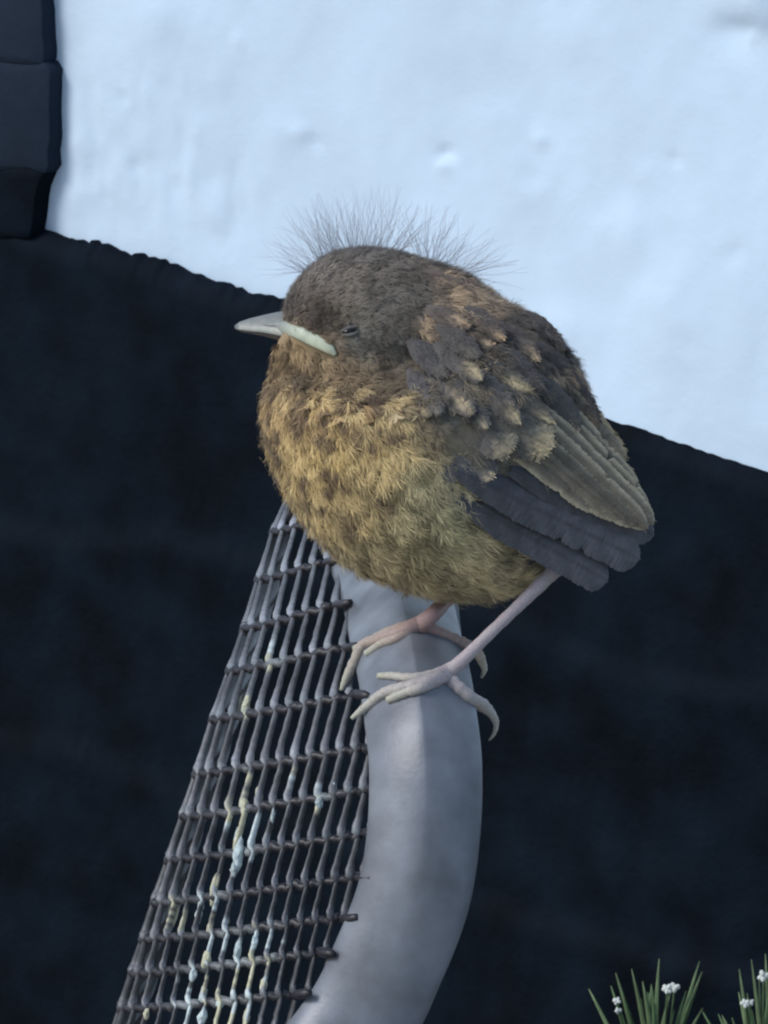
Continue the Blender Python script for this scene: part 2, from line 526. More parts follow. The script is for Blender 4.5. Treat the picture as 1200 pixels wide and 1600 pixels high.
for k in range(1, NR):
    qs = np.arange(qfar(k), qright(k) + 9, SP / 6)
    if len(qs) < 4: continue
    x, y, t = surf(np.full(len(qs), float(k)), qs)
    zz = np.sin((qs - DR * k) / SP * 2 * math.pi)
    y = y + 2.2 * zz + 1.0 * rng.normal(size=len(qs)); t = t + 4
    x[-3:] += np.array([2, 7, 13]); t[-3:] = t[-4] - np.array([14, 34, 50])
    r = 6.3 + 1.0 * np.abs(zz) + 0.6 * rng.normal(size=len(qs)); r[-3:] = [8, 8.5, 5.5]
    v, f = tube(P(x, y, t), r * S0, 6)
    c = dark_c * (0.8 + 0.6 * rng.random(len(qs)))[:, None]
    wv = wear(x, y) * 0.6; wv = wv * smooth(0.2, 0.6, vnoise(x * 0.08, y * 0.08 + 3) * 0.5 + 0.5)
    c = c * (1 - wv[:, None]) + np.array([0.30, 0.33, 0.34]) * wv[:, None]
    mesh_obj('cross_strand', v, f, M_strand, chair, np.repeat(c, 6, 0))

# bird lime caked on the weave
M_lime = material('bird_lime', rough=0.8, spec=0.2, vcol=True, noise=(500, 0.25, 4))
gi, gq = np.meshgrid(np.linspace(1, 14, 240), np.linspace(0, 320, 240), indexing='ij')
GX, GY, GT = surf(gi.ravel(), gq.ravel())
for (x, y, w_, h_, cr_) in ((394, 1246, 8, 19, 0), (384, 1262, 7, 12, 0), (366, 1312, 7, 20, 1), (381, 1335, 9, 22, 1), (376, 1358, 7, 12, 1), (334, 1388, 7, 24, 0), (497, 1252, 7, 10, 1), (513, 1233, 6, 9, 1), (449, 1214, 5, 13, 0),
                            (308, 1416, 6, 10, 1), (300, 1430, 6, 12, 1), (342, 1440, 6, 9, 0), (322, 1452, 5, 8, 0), (328, 1500, 8, 13, 0), (312, 1522, 7, 10, 1), (380, 1482, 6, 16, 1), (398, 1472, 6, 9, 1), (306, 1556, 7, 14, 1), (315, 1588, 8, 14, 1),
                            (341, 1566, 8, 9, 1), (407, 1538, 6, 10, 0), (378, 1590, 6, 14, 0), (388, 1098, 6, 12, 0), (430, 1276, 4, 10, 1), (236, 1582, 6, 8, 0)):
    k = np.argmin((GX - x) ** 2 + (GY - y) ** 2)
    i_, q_ = gi.ravel()[k], gq.ravel()[k]
    ph0 = i_ - math.floor(i_); sw0 = 7.0 * (0.5 - ph0 / 0.86 if ph0 < 0.86 else (ph0 - 0.86) / 0.14 - 0.5)
    j_ = round((q_ - DR * i_ - 8 - sw0) / SP)
    x, y = [float(e_) for e_ in surf(i_, SP * j_ + DR * i_ + 8 + sw0)[:2]]
    w_ = w_ * 0.92; h_ = h_ * 1.15
    V = []; nr_, ns_ = 7, 12
    for a_ in range(nr_ + 1):
        th = math.pi * a_ / nr_
        for b_ in range(ns_):
            ph_ = 2 * math.pi * b_ / ns_
            rr0 = 1 + 0.32 * float(vnoise(np.array(2.2 * math.cos(ph_) + x), np.array(2.2 * math.sin(ph_) + th + y)))
            dx, dy = w_ * rr0 * math.sin(th) * math.cos(ph_), h_ * rr0 * math.sin(th) * math.sin(ph_)
            V.append(P(x + dx - 0.15 * dy, y + dy, GT[k] - 2 - 5.0 * rr0 * math.cos(th)))
    Fq = [(a_ * ns_ + b_, a_ * ns_ + (b_ + 1) % ns_, (a_ + 1) * ns_ + (b_ + 1) % ns_, (a_ + 1) * ns_ + b_) for a_ in range(nr_) for b_ in range(ns_)]
    c0 = np.array([0.56, 0.55, 0.40]) if cr_ == 0 else np.array([0.48, 0.56, 0.56])
    mesh_obj('bird_lime', np.array(V), Fq, M_lime, chair, np.tile(c0 * (0.75 + 0.35 * rng.random()), (len(V), 1)))

# ------------------------------------------------------------------ bird
def pig(r, g, b):
    """muted pigment: the plumage is far greyer than it looks beside the blue wall."""
    l = 0.3 * r + 0.55 * g + 0.15 * b
    return srgb(max(0, l + (r - l) * 0.60 - 3), l + (g - l) * 0.60 + 2, max(0, l + (b - l) * 0.60 + 3))


BT = 45.0                                              # depth of the bird's mid-plane
bird_loc = P(677, 1012, BT)
bird = empty('fledgling_bird', bird_loc)
tag(bird, 'plump mottled brown and ochre fledgling bird with head down perched on the chair', 'bird')

out = np.array([(560, 379), (610, 384), (660, 398), (710, 416), (752, 442), (790, 470), (850, 503), (890, 543), (916, 592), (934, 645), (950, 700), (948, 760),
                (925, 820), (895, 870), (850, 902), (800, 933), (750, 941), (700, 938), (650, 928), (600, 912), (555, 893), (515, 862), (480, 825), (450, 785), (430, 740),
                (413, 695), (407, 650), (412, 605), (420, 565), (427, 530), (436, 497), (442, 465), (455, 437), (480, 410), (515, 388)], float)
CX, CY = 655.0, 668.0
phi = np.arctan2(-(out[:, 1] - CY), out[:, 0] - CX); rad = np.hypot(out[:, 0] - CX, out[:, 1] - CY)
od = np.argsort(phi); phi, rad = phi[od], rad[od]
ph3 = np.concatenate([phi - 2 * math.pi, phi, phi + 2 * math.pi]); rd3 = np.tile(rad, 3)
fine = np.linspace(-math.pi, math.pi, 721)
rf = np.interp(fine, ph3, rd3)
ker = np.exp(-(np.arange(-8, 9) / 4.0) ** 2); ker /= ker.sum()
rf = np.convolve(np.concatenate([rf[-9:-1], rf, rf[1:9]]), ker, 'valid')
DEP = 195.0


def zhalf(x, y):
    """half thickness of the body at photo pixel (x, y)."""
    a = np.arctan2(-(y - CY), x - CX); r = np.hypot(x - CX, y - CY)
    q = np.clip(r / np.interp(a, fine, rf), 0, 1)
    z = DEP * np.sqrt(np.maximum(0, 1 - q ** 2.15))
    return shape_z(x, y, z)


def shape_z(x, y, z):
    zh = 118 * np.sqrt(np.maximum(0.03, 1 - ((x - 580) / 165) ** 2 - ((y - 492) / 128) ** 2))
    w = smooth(640, 545, y) * smooth(760, 620, x)
    z = z * (1 - w) + np.minimum(z, zh) * w
    # crease under the cheek, swell of breast and wing
    z = z - 16 * np.exp(-((y - (592 + 0.12 * (x - 480))) / 22) ** 2) * smooth(430, 500, x) * smooth(720, 640, x) * (z > 25)
    z = z + 14 * np.exp(-(((x - 520) / 80) ** 2 + ((y - 690) / 90) ** 2)) * smooth(20, 80, z)
    z = z - 22 * smooth(640, 760, x) * smooth(690, 760, y) * smooth(20, 90, z)
    return np.maximum(z, 0)


import bmesh
bm = bmesh.new()
bmesh.ops.create_icosphere(bm, subdivisions=6, radius=1)
sv = np.array([v.co[:] for v in bm.verts]); sf = [tuple(v.index for v in f.verts) for f in bm.faces]
bm.free()
a = np.arctan2(sv[:, 1], sv[:, 0]); rho = np.hypot(sv[:, 0], sv[:, 1])
rr = np.interp(a, fine, rf)
qq = np.sin(np.arctan2(rho, np.abs(sv[:, 2])))
bx = CX + rr * qq * np.cos(a); by = CY - rr * qq * np.sin(a)
bz = np.sign(sv[:, 2]) * zhalf(bx, by)
shr = 0.968                                             # the plumage adds the rest
bx = CX + (bx - CX) * shr; by = CY + (by - CY) * shr; bz = bz * shr
body_px = np.stack([bx, by, bz], 1)                     # x, y(down), z towards camera


def bird_w(p):
    p = np.asarray(p)
    return P(p[..., 0], p[..., 1], BT - p[..., 2])


body_bvh = BVHTree.FromPolygons([Vector(v) for v in body_px], sf)


def front(x, y, default=0.0):
    h = body_bvh.ray_cast(Vector((x, y, 600)), Vector((0, 0, -1)))
    return h[0].z if h[0] is not None else default


# plumage colours, by place on the body (linear)
CTRL = [((500, 430), (102, 92, 88), 0), ((560, 390), (100, 90, 86), 0), ((590, 470), (106, 97, 92), 0), ((460, 470), (94, 83, 78), 0), ((650, 470), (100, 92, 87), 0),
        ((500, 500), (66, 56, 54), 0), ((560, 530), (100, 97, 94), 0), ((620, 545), (92, 85, 81), 0), ((455, 550), (158, 128, 84), 1), ((500, 560), (140, 115, 80), 1),
        ((440, 575), (130, 102, 66), 1), ((470, 592), (84, 64, 48), 0), ((540, 588), (96, 74, 54), 0), ((600, 590), (92, 76, 60), 1),
        ((430, 640), (172, 138, 78), 2), ((500, 640), (168, 132, 68), 2), ((570, 640), (150, 116, 68), 2), ((620, 640), (128, 108, 76), 2), ((450, 720), (172, 142, 78), 2),
        ((520, 720), (178, 146, 74), 2), ((600, 720), (176, 144, 76), 2), ((500, 800), (165, 140, 82), 2), ((570, 790), (150, 128, 78), 2), ((650, 760), (158, 146, 100), 1),
        ((640, 830), (150, 136, 90), 1), ((580, 870), (162, 142, 94), 1), ((700, 820), (150, 140, 94), 1), ((720, 900), (160, 144, 98), 1), ((800, 910), (174, 156, 110), 1), ((780, 850), (154, 138, 98), 1),
        ((720, 780), (140, 130, 95), 1), ((850, 860), (88, 84, 84), 0), ((800, 790), (66, 66, 72), 0), ((900, 800), (72, 70, 70), 0),
        ((720, 440), (150, 118, 88), 3), ((690, 500), (112, 94, 78), 3), ((760, 470), (140, 110, 84), 3), ((820, 520), (100, 84, 74), 3), ((740, 540), (88, 76, 68), 3), ((680, 570), (86, 78, 72), 0),
        ((800, 600), (84, 76, 70), 3), ((880, 580), (96, 82, 74), 3), ((910, 630), (130, 106, 84), 3), ((850, 650), (88, 80, 72), 3), ((700, 640), (92, 86, 80), 0), ((760, 700), (84, 80, 76), 0), ((930, 700), (96, 86, 74), 3), ((860, 740), (94, 84, 70), 0)]
CP = np.array([c[0] for c in CTRL], float); CC = np.array([pig(*c[1]) for c in CTRL]); CK = np.array([c[2] for c in CTRL])
# the light is bluish, so the pigment itself is warmer than the picture
PIG = np.array([1.80, 1.60, 1.42])


def plumage(x, y):
    d2 = (CP[:, 0] - x) ** 2 + (CP[:, 1] - y) ** 2
    w = 1 / (d2 + 180) ** 1.6
    w /= w.sum()
    return w @ CC, CK[np.argmin(d2)]


FLOW = np.array([(440, 470, .5, .8), (500, 400, .8, .6), (560, 385, 1, .1), (650, 440, .9, -.4), (560, 470, 1, .1), (545, 520, 1, -.15), (450, 540, .55, -.8), (500, 575, .6, -.75), (640, 560, .7, -.7), (480, 600, .15, -1), (410, 650, 0, -1),
                 (450, 780, .5, -.85), (520, 700, .2, -1), (600, 700, .35, -.93), (600, 880, .9, -.4), (560, 800, .55, -.8), (650, 800, .6, -.75), (750, 850, .85, -.5), (850, 900, .9, -.3), (750, 450, .85, -.5), (720, 540, .7, -.65), (850, 550, .7, -.7),
                 (930, 650, .5, -.85), (850, 700, .8, -.6), (700, 620, .7, -.7)])


def flow(x, y):
    d2 = (FLOW[:, 0] - x) ** 2 + (FLOW[:, 1] - y) ** 2
    w = 1 / (d2 + 300) ** 1.3
    v = (w[:, None] * FLOW[:, 2:]).sum(0)
    v /= np.linalg.norm(v)
    return np.array([v[0], -v[1], 0.0])


def feather(acc, root, d, n, L, W, nb, cbase, ctip, tipw=0.3, lift=0.15, droop=0.4, ang=0.75, bw=1.5, jit=0.12, shaft=None, edge=None, rag=0.12):
    """one feather in bird pixel space, made of its barbs: root, direction d, outward n."""
    d = d / np.linalg.norm(d); n = n - d * np.dot(n, d); n /= np.linalg.norm(n)
    s = np.cross(d, n)
    ss = np.linspace(0.10, 0.93, nb)
    V = []; Cc = []; Fc = []
    cx = rng.normal(size=1)[0] * 0.06
    def pos(al, ac):
        h = lift * al - droop * al * al / 260.0
        return root + d * al + s * (ac + cx * al * al / L) + n * (h - 0.9 * abs(ac) ** 2 / max(W, 1) * 0.35)
    def colr(fr_, fo, jj):
        w = smooth(1 - tipw * 1.5, 1 - tipw * 0.3, fr_)
        c = cbase * (1 - w) + ctip * w
        if edge is not None:
            c = c * (1 - fo * edge[1]) + edge[0] * fo * edge[1]
        return c * jj
    for k, sk in enumerate(ss):
        prof = math.sqrt(max(0.0, math.sin(math.pi * min(1, 0.12 + sk * 0.80)))) 
        for side in (-1, 1):
            bl = W * 0.5 * prof * (1 + rag * rng.normal())
            fw = bl / math.tan(ang) * (1 + 0.25 * rng.random())
            j = 1 + jit * rng.normal()
            a0 = sk * L; 
            a1 = min(a0 + fw * 0.5, L * 1.02); a2 = min(a0 + fw * 0.95, L * (1.02 + 0.05 * rng.normal()))
            hw = bw * (0.8 + 0.4 * rng.random())
            q = len(V)
            jz = n * 0.6 * rng.normal()
            V += [pos(a0 - hw, 0), pos(a0 + hw, 0), pos(a1 - hw, side * bl * 0.6) + jz, pos(a1 + hw, side * bl * 0.55) + jz, pos(a2, side * bl) + jz * 2]
            Cc += [colr(a0 / L, 0, j), colr(a0 / L, 0, j), colr(a1 / L, 0.5, j), colr(a1 / L, 0.5, j), colr(a2 / L, 1, j)]
            Fc += [(q, q + 1, q + 3, q + 2), (q + 2, q + 3, q + 4)]
    for k in range(4):                                  # tip barbs
        j = 1 + jit * rng.normal(); q = len(V); off_ = (k - 1.5) * W * 0.10
        V += [pos(L * 0.82, off_ * 0.6 - bw), pos(L * 0.82, off_ * 0.6 + bw), pos(L * (1.0 + 0.06 * rng.random() - 0.02 * abs(k - 1.5)), off_ * 1.5)]
        Cc += [colr(0.82, 0, j)] * 2 + [colr(1, 0.3, j)]
        Fc += [(q, q + 1, q + 2)]
    if shaft is not None:
        q = len(V); w = shaft[1]
        V += [pos(0, -w) + n * 1.2, pos(0, w) + n * 1.2, pos(L * 0.6, w * 0.6) + n * 1.2, pos(L * 0.6, -w * 0.6) + n * 1.2, pos(L * 0.97, 0) + n * 1.0]
        Cc += [shaft[0]] * 5; Fc += [(q, q + 1, q + 2, q + 3), (q + 3, q + 2, q + 4)]
    acc.add(bird_w(np.array(V)), Fc, np.clip(np.array(Cc), 0.003, 0.9))


# body surface under the plumage
bc = np.array([plumage(x, y)[0] for x, y in body_px[:, :2]]) * PIG * 0.8
mesh_obj('body', bird_w(body_px), sf, M_feather, bird, bc)

# scatter feather roots over the whole body
fa_ = np.array(sf); p0, p1, p2 = body_px[fa_[:, 0]], body_px[fa_[:, 1]], body_px[fa_[:, 2]]
cr = np.cross(p1 - p0, p2 - p0); ar = np.linalg.norm(cr, axis=1); fn = cr / (ar[:, None] + 1e-9)
cand = rng.choice(len(ar), 60000, p=ar / ar.sum())
b1 = rng.random(60000); b2 = rng.random(60000); sw = b1 + b2 > 1; b1[sw] = 1 - b1[sw]; b2[sw] = 1 - b2[sw]
cpnt = p0[cand] + (p1 - p0)[cand] * b1[:, None] + (p2 - p0)[cand] * b2[:, None]
cnor = fn[cand]
cnor *= np.sign(np.einsum('ij,ij->i', cnor, cpnt - np.array([CX, CY, 0])))[:, None]
grid = {}
keep = []
for i in range(len(cpnt)):
    p = cpnt[i]
    head = p[1] < 570 and p[0] < 690
    sp = 8.5 if head else 11.5
    if p[2] < -40: sp *= 1.25
    key = tuple((p // 14).astype(int)); ok = True
    for dx in (-1, 0, 1):
        for dy in (-1, 0, 1):
            for dz in (-1, 0, 1):
                for q in grid.get((key[0] + dx, key[1] + dy, key[2] + dz), ()):
                    if (q[0] - p[0]) ** 2 + (q[1] - p[1]) ** 2 + (q[2] - p[2]) ** 2 < sp * sp: ok = False; break
                if not ok: break
            if not ok: break
        if not ok: break
    if ok:
        grid.setdefault(key, []).append(p); keep.append(i)
# tail-most first so that front feathers overlap like roof tiles
acc = Acc()
buff = pig(182, 150, 92); brown = pig(92, 68, 48); pale = pig(196, 172, 118); dk = pig(62, 54, 52); orange = pig(168, 138, 104)
for i in keep:
    x, y, z = cpnt[i]; n = cnor[i]
    if (x - 545) ** 2 / 22 ** 2 + (y - 518) ** 2 / 9 ** 2 < 1 and z > 0: continue          # eye
    gl = 515 + (x - 430) * 0.40
    if z > -10 and x < 530 and gl - 13 - max(0, 470 - x) * 0.35 < y < gl + 11: continue        # beak and gape
    if x < 448 and 480 < y < 545: continue
    c, kd = plumage(x, y)
    nz = vnoise(np.array(x * 0.035), np.array(y * 0.035 + z * 0.01)); nz2 = vnoise(np.array(x * 0.012 + 9), np.array(y * 0.012))
    d = flow(x, y) + rng.normal(size=3) * 0.14
    d = d - n * np.dot(d, n)
    c1 = c * (0.93 + 0.22 * rng.normal() * 0.5 + 0.08 * nz)
    head = y < 575 and x < 690
    L, W, nb, lift = (28, 15, 10, 0.17) if head else (42, 25, 13, 0.2)
    ctip = c1 * 1.12; tw = 0.4
    if kd == 0:
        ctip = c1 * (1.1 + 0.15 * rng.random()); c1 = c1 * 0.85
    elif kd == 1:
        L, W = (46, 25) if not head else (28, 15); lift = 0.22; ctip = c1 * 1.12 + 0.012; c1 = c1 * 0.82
    elif kd == 2:
        r_ = rng.random() + 0.35 * nz
        if r_ < 0.34: ctip = brown * 1.15 + 0.2 * c1 * 0.6; tw = 0.36; c1 = c1 * 1.0
        elif r_ < 0.75: ctip = c1 * 1.2; c1 = c1 * 0.85
        else: ctip = pale * 0.5 + c1 * 0.6; c1 = c1 * 0.95
        W = 26
    elif kd == 3:
        r_ = rng.random()
        if r_ < 0.38: ctip = orange * 1.0; tw = 0.42; c1 = c1 * 0.8
        else: ctip = c1 * 0.95; c1 = c1 * 0.78
        L, W = 46, 26
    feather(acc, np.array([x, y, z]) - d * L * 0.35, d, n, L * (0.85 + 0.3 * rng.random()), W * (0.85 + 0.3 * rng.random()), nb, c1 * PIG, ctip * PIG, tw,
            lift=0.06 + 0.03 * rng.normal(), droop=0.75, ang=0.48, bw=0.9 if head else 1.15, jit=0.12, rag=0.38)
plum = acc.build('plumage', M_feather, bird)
# fine barbs that loosen the plumage: one object of many hair-thin slivers
brown_t = pig(104, 80, 58); light_t = pig(200, 172, 104)
tr = []                                                 # tuft roots, thinned to an even spacing
grid = {}
for i in rng.permutation(60000):
    p = cpnt[i]
    head = p[1] < 575 and p[0] < 690
    sp = (8.0 if head else 12.5) * (1.3 if p[2] < -40 else 1.0)
    key = tuple((p // 14).astype(int)); ok = True
    for dx in (-1, 0, 1):
        for dy in (-1, 0, 1):
            for dz in (-1, 0, 1):
                for q in grid.get((key[0] + dx, key[1] + dy, key[2] + dz), ()):
                    if (q[0] - p[0]) ** 2 + (q[1] - p[1]) ** 2 + (q[2] - p[2]) ** 2 < sp * sp: ok = False
    if ok: grid.setdefault(key, []).append(p); tr.append(i)
tr = np.array(tr)
tp_, tn_ = cpnt[tr], cnor[tr]
hx, hy, hz = tp_.T
skip = (((hx - 541) / 24) ** 2 + ((hy - 518) / 9) ** 2 < 1) & (hz > 0)
gl = 513 + (hx - 430) * 0.42
skip |= (hz > -10) & (hx < 528) & (hy > gl - 13 - np.maximum(0, 470 - hx) * 0.3) & (hy < gl + 9)
skip |= (hx < 446) & (hy > 482) & (hy < 540)
wing = (hx > 668 + np.maximum(0, hy - 640) * 0.5) & (hy > 520)
skip |= wing & (rng.random(len(hx)) < np.where(hy < 640, 0.38, 0.8)) & (np.abs(hz) > 45)
tp_, tn_ = tp_[~skip], tn_[~skip]; hx, hy, hz = tp_.T; NT = len(tp_)
d2 = (FLOW[None, :, 0] - hx[:, None]) ** 2 + (FLOW[None, :, 1] - hy[:, None]) ** 2
w = 1 / (d2 + 300) ** 1.3
fv = w @ FLOW[:, 2:]; fv /= np.linalg.norm(fv, axis=1)[:, None]
td = np.stack([fv[:, 0], -fv[:, 1], np.zeros(NT)], 1) + rng.normal(size=(NT, 3)) * 0.28
td -= tn_ * np.einsum('ij,ij->i', td, tn_)[:, None]; td /= np.linalg.norm(td, axis=1)[:, None] + 1e-9
d2 = (CP[None, :, 0] - hx[:, None]) ** 2 + (CP[None, :, 1] - hy[:, None]) ** 2
w = 1 / (d2 + 180) ** 1.6; w /= w.sum(1)[:, None]
tc_ = w @ CC; tk = CK[np.argmin(d2, 1)]
spot = 0.85 * vnoise(hx * 0.040 + hz * 0.03, hy * 0.046 - hz * 0.012) + 0.45 * vnoise(hx * 0.10 + 3, hy * 0.10 + hz * 0.05) + 0.16 * rng.normal(size=NT)
sb = smooth(0.10, 0.5, spot)[:, None]; slt = smooth(-0.05, -0.5, spot)[:, None]
ks = [(tk == k)[:, None] for k in range(4)]
tc_ = np.where(ks[2], (tc_ * (1 - 0.9 * sb) + brown_t * 0.9 * sb) * (1 - 0.7 * slt) + light_t * 0.7 * slt, tc_)
tc_ = np.where(ks[3], (tc_ * (1 - 0.75 * sb) + dk * 0.75 * sb) * (1 - 0.6 * slt) + orange * 1.1 * 0.6 * slt, tc_)
tc_ = np.where(ks[1], tc_ * (1 - 0.45 * sb + 0.40 * slt), tc_)
tc_ = np.where(ks[0], tc_ * (1 - 0.28 * sb + 0.30 * slt), tc_)
hm_t = smooth(610, 565, hy) * smooth(705, 670, hx)
len_t = (23 + 7 * rng.random(NT)) * (1 - 0.50 * hm_t) * (1 + 0.25 * smooth(760, 880, hy))
lift_t = 0.16 + 0.20 * rng.random(NT) - 0.12 * hm_t
PER = 58
rp = lambda a_: np.repeat(a_, PER, 0)
hp, hn, hd, c_, hl, headm, lf_t = rp(tp_), rp(tn_), rp(td), rp(tc_), rp(len_t), rp(hm_t), rp(lift_t)
NH = len(hp)
hs = np.cross(hd, hn)
an = rng.normal(size=NH) * 0.42                       # fan of the tuft
hd2 = hd * np.cos(an)[:, None] + hs * np.sin(an)[:, None]
hl = hl * (0.62 + 0.38 * np.cos(an)) * (0.75 + 0.35 * rng.random(NH))
hp = hp + hs * (np.sin(an) * hl * 0.25)[:, None] + rng.normal(size=(NH, 3)) * 2.2
hw = (0.40 + 0.28 * rng.random(NH)) * (1 - 0.25 * headm)
hs2 = np.cross(hd2, hn)
el = lf_t * (0.35 + 0.9 * rng.random(NH)) + 0.30 * (rng.random(NH) < 0.04)
hd, hs = hd2, hs2
r0 = hp - hd * (hl * 0.22)[:, None] + hn * 1.0
md = hp + hd * (hl * 0.38)[:, None] + hn * (1.5 + hl * el * 0.95)[:, None]
tp = hp + hd * (hl * 0.85)[:, None] + hn * (1.0 + hl * el * 0.85)[:, None] + rng.normal(size=(NH, 3)) * 0.9
HV = np.stack([r0 - hs * hw[:, None], r0 + hs * hw[:, None], md - hs * hw[:, None] * 0.8, md + hs * hw[:, None] * 0.8, tp], 1).reshape(-1, 3)
jj = (1 + 0.07 * rng.normal(size=NH))[:, None]
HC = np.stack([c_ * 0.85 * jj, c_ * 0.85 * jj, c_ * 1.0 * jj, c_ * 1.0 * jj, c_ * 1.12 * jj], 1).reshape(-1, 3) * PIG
ix = np.arange(NH) * 5
HF = np.stack([ix, ix + 1, ix + 3, ix + 2], 1).tolist() + np.stack([ix + 2, ix + 3, ix + 4], 1).tolist()
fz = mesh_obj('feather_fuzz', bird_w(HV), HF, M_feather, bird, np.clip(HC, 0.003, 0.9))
tag(fz, 'loose soft barbs of the body feathers', kind='stuff')
tag(plum, 'soft mottled body feathers', kind='stuff')

# ---- wings and tail: single feathers
def big(name, b, t, W, cb, ct, tipw=0.25, layer=0, zt=None, zb=None, edge=None, sh=None, side=1, par=None, lift=0.0, bow=0.0, fuzz=0):
    """one vaned feather: cambered, round-tipped, edges broken into barbs."""
    zb = front(*b, 20) + 6 + layer if zb is None else zb
    zt = front(*t, 30) + 8 + layer if zt is None else zt
    root = np.array([b[0], b[1], zb * side], float); tip = np.array([t[0], t[1], zt * side], float)
    d = tip - root; L = np.linalg.norm(d); d /= L
    n = np.array([0.10, -0.15, 1.0 * side]); n -= d * np.dot(n, d); n /= np.linalg.norm(n)
    sd = np.cross(d, n)
    na = int(L / 1.9); nc = 10
    vv = np.linspace(-1, 1, nc + 1)
    small = bool(fuzz) and W < 48
    uc = 1 - (0.95 if small else 0.42) * W / L
    V = []; Cc = []
    # a few splits where the barbs part
    splits = [(rng.random() * 0.5 + 0.4, rng.choice([-1, 1]), 0.15 + 0.25 * rng.random()) for _ in range(3)]
    wob = rng.random() * 50
    for iu in range(na + 1):
        u = iu / na
        w0 = W * 0.5 * min(1, 0.25 + (u / 0.3) ** 0.7 * 0.75)
        if u > uc: w0 *= math.sqrt(max(0.0, 1 - ((u - uc) / (1 - uc)) ** (1.25 if small else 2.2)))
        for v in vv:
            w = w0 * (1 + 0.03 * rng.normal() * (abs(v) > 0.75) + 0.05 * float(vnoise(np.array(u * L / 14 + wob), np.array(np.sign(v) * 3.0))))
            for su, sg, dep in splits:
                if np.sign(v) == sg and abs(u - su) < 0.022: w *= 1 - dep * abs(v) * (1 - abs(u - su) / 0.022)
            al = u * L - 0.10 * W * v * v * (1 - u) + 0.8 * rng.normal() * (u > uc)
            h = lift * al - W * 0.13 * v * v + 0.28 * rng.normal() + bow * math.sin(math.pi * u)
            V.append(root + d * al + sd * (v * w) + n * h)
            bi = math.floor((u * L - abs(v) * W * 0.55) / 3.2)
            j = 1 + 0.10 * math.sin(bi * 12.9898 + wob) + 0.05 * rng.normal()
            wt = smooth(1 - tipw * 1.5, 1 - tipw * 0.3, u - 0.10 * abs(v) * (1 if tipw < 0.3 else -0.5) + 0.05 * math.sin(bi * 7.3 + wob))
            if small: wt = wt * math.exp(-((v - 0.25 * math.sin(wob)) / 0.55) ** 2) * (0.8 + 0.2 * math.sin(wob * 5 + u * 9))
            elif fuzz: wt = min(1.0, wt * (1.15 - 0.75 * abs(v) ** 1.6 * (0.5 + 0.5 * math.sin(wob * 3 + v * 2))) + 0.25 * max(0, 1 - abs(v) * 3) * smooth(0.3, 0.8, u))
            c = cb * (1 - wt) + ct * wt
            if edge is not None:
                e_ = smooth(0.45, 1.0, abs(v)) * edge[1]; c = c * (1 - e_) + edge[0] * e_
            if sh is not None and abs(v) < 0.12: c = c * 0.55 + sh[0] * 0.45
            Cc.append(c * j * PIG)
    m1 = nc + 1
    Fq = [(a_ * m1 + k, a_ * m1 + k + 1, (a_ + 1) * m1 + k + 1, (a_ + 1) * m1 + k) for a_ in range(na) for k in range(nc)]
    if fuzz:                                            # loose barbs lying over the vane and past its rim
        V = list(V); Cc = list(Cc); base_n = len(V); VA = np.array(V); CA = np.array(Cc)
        for k in range(fuzz):
            iu = int(na * (0.15 + 0.85 * rng.random() ** 0.8)); iv = rng.integers(0, nc + 1)
            p = VA[iu * m1 + iv]; c = CA[iu * m1 + iv] * (1 + 0.16 * rng.normal())
            v_ = vv[iv]; ln = (6 + 7 * rng.random()) * (1 - 0.45 * iu / na)
            dr = d * 1.0 + sd * v_ * 0.14 + rng.normal(size=3) * 0.09; dr /= np.linalg.norm(dr)
            st = np.cross(dr, n) * (0.6 + 0.35 * rng.random())
            q = len(V)
            V += [p - st + n * 0.6, p + st + n * 0.6, p + dr * ln * 0.55 + st * 0.8 + n * 2.2, p + dr * ln * 0.55 - st * 0.8 + n * 2.2, p + dr * ln + n * (1.5 + rng.normal())]
            Cc += [c * 0.92, c * 0.92, c, c, c * 1.05]
            Fq += [(q, q + 1, q + 2, q + 3), (q + 3, q + 2, q + 4)]
    return mesh_obj(name, bird_w(np.array(V)), Fq, M_feather, par or bird, np.clip(np.array(Cc), 0.003, 0.9))


